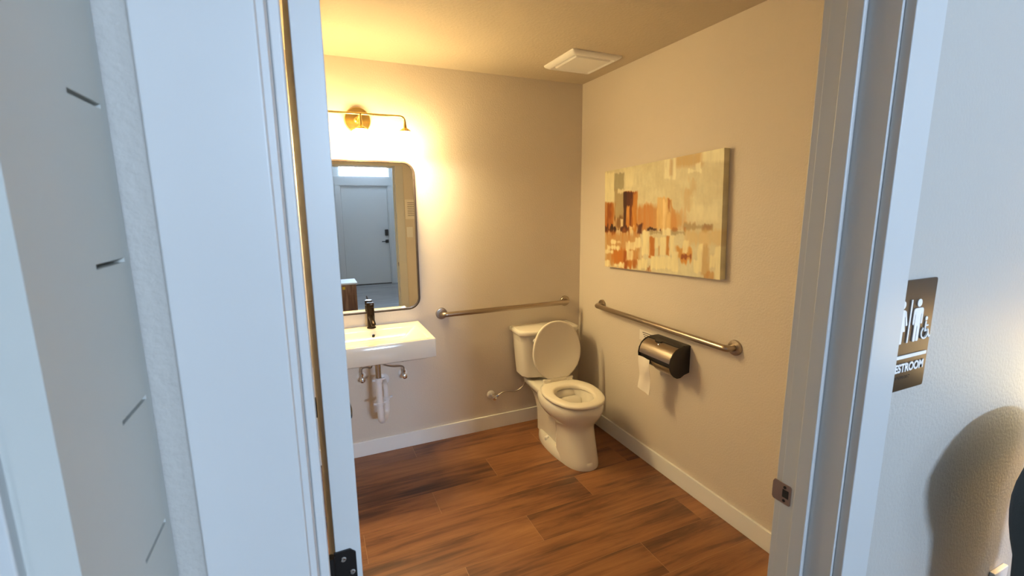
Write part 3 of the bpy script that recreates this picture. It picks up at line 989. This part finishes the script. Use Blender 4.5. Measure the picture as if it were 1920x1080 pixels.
    def P(uu, vv, x):
        a, b = (uu - 0.5) * w, (0.5 - vv) * h
        a, b = a * cr - b * sr, a * sr + b * cr
        return (x, -a, b)      # right in the picture is towards the doorway (-y)

    verts, cols = [], []
    for j in range(NV):
        for i in range(NU):
            verts.append(P(u[i], v[j], 0.0))
            cols.append(LC[j, i])
    faces = [(j * NU + i, j * NU + i + 1, (j + 1) * NU + i + 1, (j + 1) * NU + i) for j in range(NV - 1) for i in range(NU - 1)]
    root = empty('canvas_painting', (0, yc, zc - h / 2), 'abstract ochre and cream cityscape canvas hanging on the wall', 'painting')
    me = bpy.data.meshes.new('painted_front')
    me.from_pydata(verts, [], faces)
    ca = me.color_attributes.new('paint', 'FLOAT_COLOR', 'POINT')
    ca.data.foreach_set('color', np.c_[np.array(cols), np.ones(len(cols))].astype(np.float32).ravel())
    bm = bmesh.new(); bm.from_mesh(me)
    if bm.faces[:] and sum(fc.normal.x for fc in bm.faces) > 0:
        bmesh.ops.reverse_faces(bm, faces=bm.faces)
    bm.to_mesh(me); bm.free()
    link(me, 'painted_front', 'canvas_paint', Vector((-th - 0.002, yc, zc)), root)
    # wrapped canvas edge continues the border colours
    border = [(i, 0) for i in range(NU)] + [(NU - 1, j) for j in range(1, NV)] + [(i, NV - 1) for i in range(NU - 2, -1, -1)] + [(0, j) for j in range(NV - 2, 0, -1)]
    ev, ec, ef = [], [], []
    for x in (0.0, th):
        for i, j in border:
            ev.append(P(u[i], v[j], x)); ec.append(LC[j, i])
    n = len(border)
    for k in range(n):
        ef.append((k, (k + 1) % n, n + (k + 1) % n, n + k))
    ef.append(tuple(range(n, 2 * n)))
    me2 = bpy.data.meshes.new('canvas_edge')
    me2.from_pydata(ev, [], ef)
    ca = me2.color_attributes.new('paint', 'FLOAT_COLOR', 'POINT')
    ca.data.foreach_set('color', np.c_[np.array(ec), np.ones(len(ec))].astype(np.float32).ravel())
    bm = bmesh.new(); bm.from_mesh(me2); bmesh.ops.recalc_face_normals(bm, faces=bm.faces); bm.to_mesh(me2); bm.free()
    link(me2, 'canvas_edge', 'canvas_paint', Vector((-th - 0.002, yc, zc)), root)


make_canvas()

# ------------------------------------------------------------------ ceiling vent
vx0, vx1, vy0, vy1 = -0.455, -0.122, -0.615, -0.270
vt = empty('ceiling_vent', ((vx0 + vx1) / 2, (vy0 + vy1) / 2, H), 'square white exhaust fan cover on the ceiling', 'ceiling vent')


def vr(ins, z, r=0.012):
    return [(a, b, z) for a, b in rrect(vx0 + ins, vx1 - ins, vy0 + ins, vy1 - ins, r, 4)]


MB().loft([vr(0, H), vr(0, H - 0.006), vr(0.004, H - 0.012), vr(0.022, H - 0.022), vr(0.030, H - 0.023), vr(0.034, H - 0.018), vr(0.05, H - 0.010)]).build('grille_frame', 'white_plastic', vt, smooth=True, angle=30)
MB().loft([vr(0.050, H - 0.008), vr(0.050, H - 0.018), vr(0.056, H - 0.024)]).build('center_panel', 'white_plastic', vt, smooth=True, angle=30)

# ------------------------------------------------------------------ things on the doorway wall, bathroom side (seen in the mirror)
pn = MB().box(-0.846, -0.567, YF, YF + 0.0012, 1.475, 1.691).build('paper_notice', 'paper_white')
tag(pn, 'white paper notice taped to the wall beside the bathroom door', 'notice')
for k in range(8):
    z = 1.655 - 0.02 * k
    MB().box(-0.82, -0.60 - 0.02 * (k % 3), YF + 0.0010, YF + 0.0017, z - 0.003, z + 0.002).build('text_line', 'ink', pn)
sw = empty('light_switch', (-0.806, YF, 1.33), 'white light switch plate below the paper notice', 'switch')
MB().box(-0.841, -0.771, YF, YF + 0.006, 1.273, 1.387).build('cover_plate', 'white_plastic', sw, bevel=0.002)
MB().box(-0.822, -0.790, YF + 0.005, YF + 0.010, 1.297, 1.363).build('rocker', 'white_plastic', sw, bevel=0.002)

# ------------------------------------------------------------------ restroom sign on the hall wall
sg = empty('restroom_sign', (-0.792, YH, 1.227), 'bronze restroom sign with white figures beside the door casing', 'sign')
SYF = YH - 0.004
MB().prism(rrect(-0.859, -0.725, 1.227, 1.448, 0.005), 'y', SYF, YH).build('plate', 'sign_bronze', sg, bevel=0.0006)
Y0, Y1 = SYF - 0.0012, SYF + 0.0005


def raised(polys, name, m='sign_white'):
    mb = MB()
    for k, p in enumerate(polys):
        mb.prism(p, 'y', Y0 - 0.00006 * k, Y1)
    return mb.build(name, m, sg)


def circ(cx, cz, r, n=24):
    return [(cx + r * math.cos(2 * PI * i / n), cz + r * math.sin(2 * PI * i / n)) for i in range(n)]


def rect(x0, x1, z0, z1):
    return [(x0, z0), (x1, z0), (x1, z1), (x0, z1)]


mx, zf = -0.7795, 1.325
raised([circ(mx, zf + 0.0765, 0.0078), rrect(mx - 0.0165, mx + 0.0165, zf + 0.054, zf + 0.0665, 0.006), rrect(mx - 0.0165, mx - 0.0110, zf + 0.034, zf + 0.062, 0.0026), rrect(mx + 0.0110, mx + 0.0165, zf + 0.034, zf + 0.062, 0.0026), rect(mx - 0.0095, mx + 0.0095, zf + 0.03, zf + 0.06), rrect(mx - 0.0095, mx - 0.0008, zf, zf + 0.033, 0.003), rrect(mx + 0.0008, mx + 0.0095, zf, zf + 0.033, 0.003)], 'man_figure')
wx = -0.834
raised([circ(wx, zf + 0.0765, 0.0078), rrect(wx - 0.011, wx + 0.011, zf + 0.052, zf + 0.0665, 0.005), [(wx - 0.015, zf + 0.024), (wx + 0.015, zf + 0.024), (wx + 0.007, zf + 0.058), (wx - 0.007, zf + 0.058)],
        [(wx - 0.0205, zf + 0.036), (wx - 0.0155, zf + 0.0345), (wx - 0.0075, zf + 0.061), (wx - 0.012, zf + 0.0635)], [(wx + 0.0205, zf + 0.036), (wx + 0.0155, zf + 0.0345), (wx + 0.0075, zf + 0.061), (wx + 0.012, zf + 0.0635)],
        rrect(wx - 0.0075, wx - 0.001, zf, zf + 0.027, 0.002), rrect(wx + 0.001, wx + 0.0075, zf, zf + 0.027, 0.002)], 'woman_figure')
raised([rect(-0.8082, -0.8038, zf, zf + 0.0845)], 'divider_bar')
# wheelchair symbol: head, back, seat, leg and an open wheel
ax, az = -0.747, zf
wheel = []
for i in range(25):
    a = math.radians(115 + 290 * i / 24)
    wheel.append((a,))
wo = [(ax - 0.003 + 0.0125 * math.cos(a[0]), az + 0.0135 + 0.0125 * math.sin(a[0])) for a in wheel]
wi = [(ax - 0.003 + 0.0092 * math.cos(a[0]), az + 0.0135 + 0.0092 * math.sin(a[0])) for a in wheel]
raised([circ(ax - 0.001, az + 0.0425, 0.0042, 16), [(ax - 0.0035, az + 0.018), (ax + 0.001, az + 0.018), (ax + 0.0015, az + 0.037), (ax - 0.003, az + 0.037)], rect(ax - 0.003, ax + 0.010, az + 0.016, az + 0.020), rect(ax, ax + 0.009, az + 0.0265, az + 0.0295),
        [(ax + 0.0075, az + 0.018), (ax + 0.011, az + 0.018), (ax + 0.0165, az + 0.006), (ax + 0.013, az + 0.0045)], [(ax + 0.013, az + 0.0045), (ax + 0.0195, az + 0.0075), (ax + 0.0205, az + 0.0048), (ax + 0.0142, az + 0.0022)]] +
       [[wo[i], wo[i + 1], wi[i + 1], wi[i]] for i in range(24)], 'wheelchair_symbol')
raised([rect(-0.853, -0.731, 1.2935, 1.3005)], 'line_bar')


def text_mesh(txt, x0, x1, zb, zt, name):
    cu = bpy.data.curves.new(name, 'FONT')
    cu.body = txt
    cu.offset = 0.035
    cu.extrude = 0.05
    t = bpy.data.objects.new(name + '_tmp', cu)
    COL.objects.link(t)
    dg = bpy.context.evaluated_depsgraph_get()
    me = bpy.data.meshes.new_from_object(t.evaluated_get(dg))
    bpy.data.objects.remove(t)
    co = np.empty(len(me.vertices) * 3)
    me.vertices.foreach_get('co', co)
    co = co.reshape(-1, 3)
    lo, hi = co.min(0), co.max(0)
    n = (co - lo) / (hi - lo)
    w = np.c_[x0 + n[:, 0] * (x1 - x0), Y1 + (Y0 - Y1) * n[:, 2], zb + n[:, 1] * (zt - zb)]
    c = (w.min(0) + w.max(0)) / 2
    me.vertices.foreach_set('co', (w - c).ravel())
    me.update()
    me.name = name
    me.materials.clear()
    return link(me, name, 'sign_white', Vector(c.tolist()), sg)


text_mesh('RESTROOM', -0.846, -0.736, 1.2655, 1.2835, 'lettering')
br = MB()
random.seed(3)
for k, pat in enumerate(((1, 2, 3, 5), (1, 5), (2, 3, 4), (2, 3, 4, 5), (1, 2, 3, 5), (1, 3, 5), (1, 3, 5), (1, 3, 4))):
    for d in pat:
        bx = -0.826 + k * 0.0064 + (0.0023 if d > 3 else 0)
        bz = 1.2565 - ((d - 1) % 3) * 0.0023
        br.lathe((bx, SYF, bz), (0, -1, 0), [(0, 0.0008), (0.0005, 0.0006), (0.0007, 0.0)], 6)
br.build('braille_dots', 'ink', sg)

# ------------------------------------------------------------------ tall cabinet with slotted side, hall side of the hinge casing
CX, YC = -1.979, YH - 0.003
cb = empty('tall_cabinet', (-2.3, -2.52, 0), 'tall white cabinet with a slotted side panel next to the door casing', 'cabinet')
slots = [(-2.509, -2.455, 1.667 - 0.1165 * k - 0.0018, 1.667 - 0.1165 * k + 0.0018) for k in range(-4, 13)]
wall_holes('y', -2.598, YC, 0, 2.35, CX - 0.0195, CX, slots).build('side_panel', 'panel_white', cb)
MB().box(CX - 0.024, CX - 0.0195, -2.585, YC, 0.002, 2.34).build('panel_backing', 'panel_white', cb)
MB().box(CX - 0.0255, CX - 0.0195, -2.5925, -2.586, 0.002, 2.34).build('edge_strip', 'panel_white', cb)
MB().box(-2.62, CX - 0.026, -2.580, YC, 0.08, 2.35).build('body', 'panel_white', cb)
cdoor = MB().box(-2.62, CX - 0.0255, -2.600, -2.581, 0.09, 2.34).build('cabinet_door', 'door_white', cb, bevel=0.0015)
MB().tube(rounded_path([(-2.56, -2.600, 1.0), (-2.56, -2.632, 1.0), (-2.56, -2.632, 1.14), (-2.56, -2.600, 1.14)], 0.012), 0.005).build('handle', 'chrome', cdoor, smooth=True)
MB().box(-2.62, CX - 0.024, -2.56, YC, 0.0, 0.08).build('plinth', 'panel_white', cb)

# ------------------------------------------------------------------ chair, lamp and outlet at the hall wall
ch = empty('high_back_chair', (-0.28, -2.80, 0), 'dark grey upholstered high-back chair by the hall wall', 'chair')
chx = -0.385


def back_ring(y, g, lean):
    out = []
    for i in range(48):
        a = 2 * PI * i / 48
        c, s = math.cos(a), math.sin(a)
        hw, hz = 0.305 - g, 0.33 - g
        x = hw * math.copysign(abs(c) ** 0.85, c)
        zz = hz * math.copysign(abs(s) ** 0.8, s)
        x *= max(0.6, 1 + 0.75 * min(0.0, zz / 0.33 - 0.68))
        out.append((chx + x, y + lean * zz, 0.81 + zz))
    return out


MB().loft([back_ring(-2.572, 0.05, 0.03), back_ring(-2.569, 0.02, 0.03), back_ring(-2.579, 0.004, 0.03), back_ring(-2.604, 0.0, 0.03), back_ring(-2.624, 0.012, 0.03), back_ring(-2.634, 0.05, 0.03)]).build('backrest', 'chair_fabric', ch, smooth=True, angle=70)
MB().box(chx - 0.25, chx + 0.25, -3.12, -2.63, 0.40, 0.485).build('seat', 'chair_fabric', ch, smooth=True, bevel=0.035, seg=4)
for sx in (-1, 1):
    for yy in (-3.06, -2.69):
        MB().cyl((chx + sx * 0.20, yy, 0.41), (chx + sx * 0.23, yy + (0.03 if yy > -2.8 else -0.03), 0.0), 0.016, 14, 0.011).build('leg', 'chair_leg', ch, smooth=True)

LX, LY = 0.16, -2.60
lp = empty('floor_lamp', (LX, LY, 0), 'lit floor lamp with a pale drum shade behind the grey chair', 'floor lamp')
MB().lathe((LX, LY, 0), (0, 0, 1), [(0, 0.12), (0.012, 0.12), (0.02, 0.11), (0.024, 0.015), (0.03, 0.0)], 32).build('base', 'lamp_metal', lp, smooth=True)
MB().cyl((LX, LY, 0.02), (LX, LY, 1.06), 0.010, 14).build('pole', 'lamp_metal', lp, smooth=True)
MB().lathe((LX, LY, 1.0), (0, 0, 1), [(0, 0.110), (0.002, 0.112), (0.20, 0.095), (0.202, 0.093), (0.20, 0.090), (0.004, 0.106), (0, 0.110)], 36).build('shade', 'lamp_shade', lp, smooth=True)

ou = empty('wall_outlet', (-0.18, YH, 0.55), 'white outlet cover low on the hall wall below the restroom sign', 'outlet')
MB().box(-0.226, -0.148, YH - 0.012, YH, 0.485, 0.604).build('cover_plate', 'white_plastic', ou, bevel=0.003)
for z in (0.565, 0.523):
    MB().box(-0.204, -0.170, YH - 0.014, YH - 0.011, z - 0.014, z + 0.014).build('socket', 'white_plastic', ou, bevel=0.001)

# ------------------------------------------------------------------ low box in the hall, seen in the mirror
bx = empty('wooden_box', (-1.5, -4.2, 0), 'low brown wood-grain box with a white top, reflected in the mirror', 'box')
MB().box(-1.76, -1.282, -4.40, -4.0, 0, 0.520).build('body', 'box_wood', bx, bevel=0.003)
MB().box(-1.775, -1.268, -4.415, -3.985, 0.520, 0.545).build('top', 'box_top_white', bx, bevel=0.003)
MB().box(-1.473, -1.437, -4.0, -3.9988, 0.452, 0.492).build('sticker', 'sticker_yellow', bx)
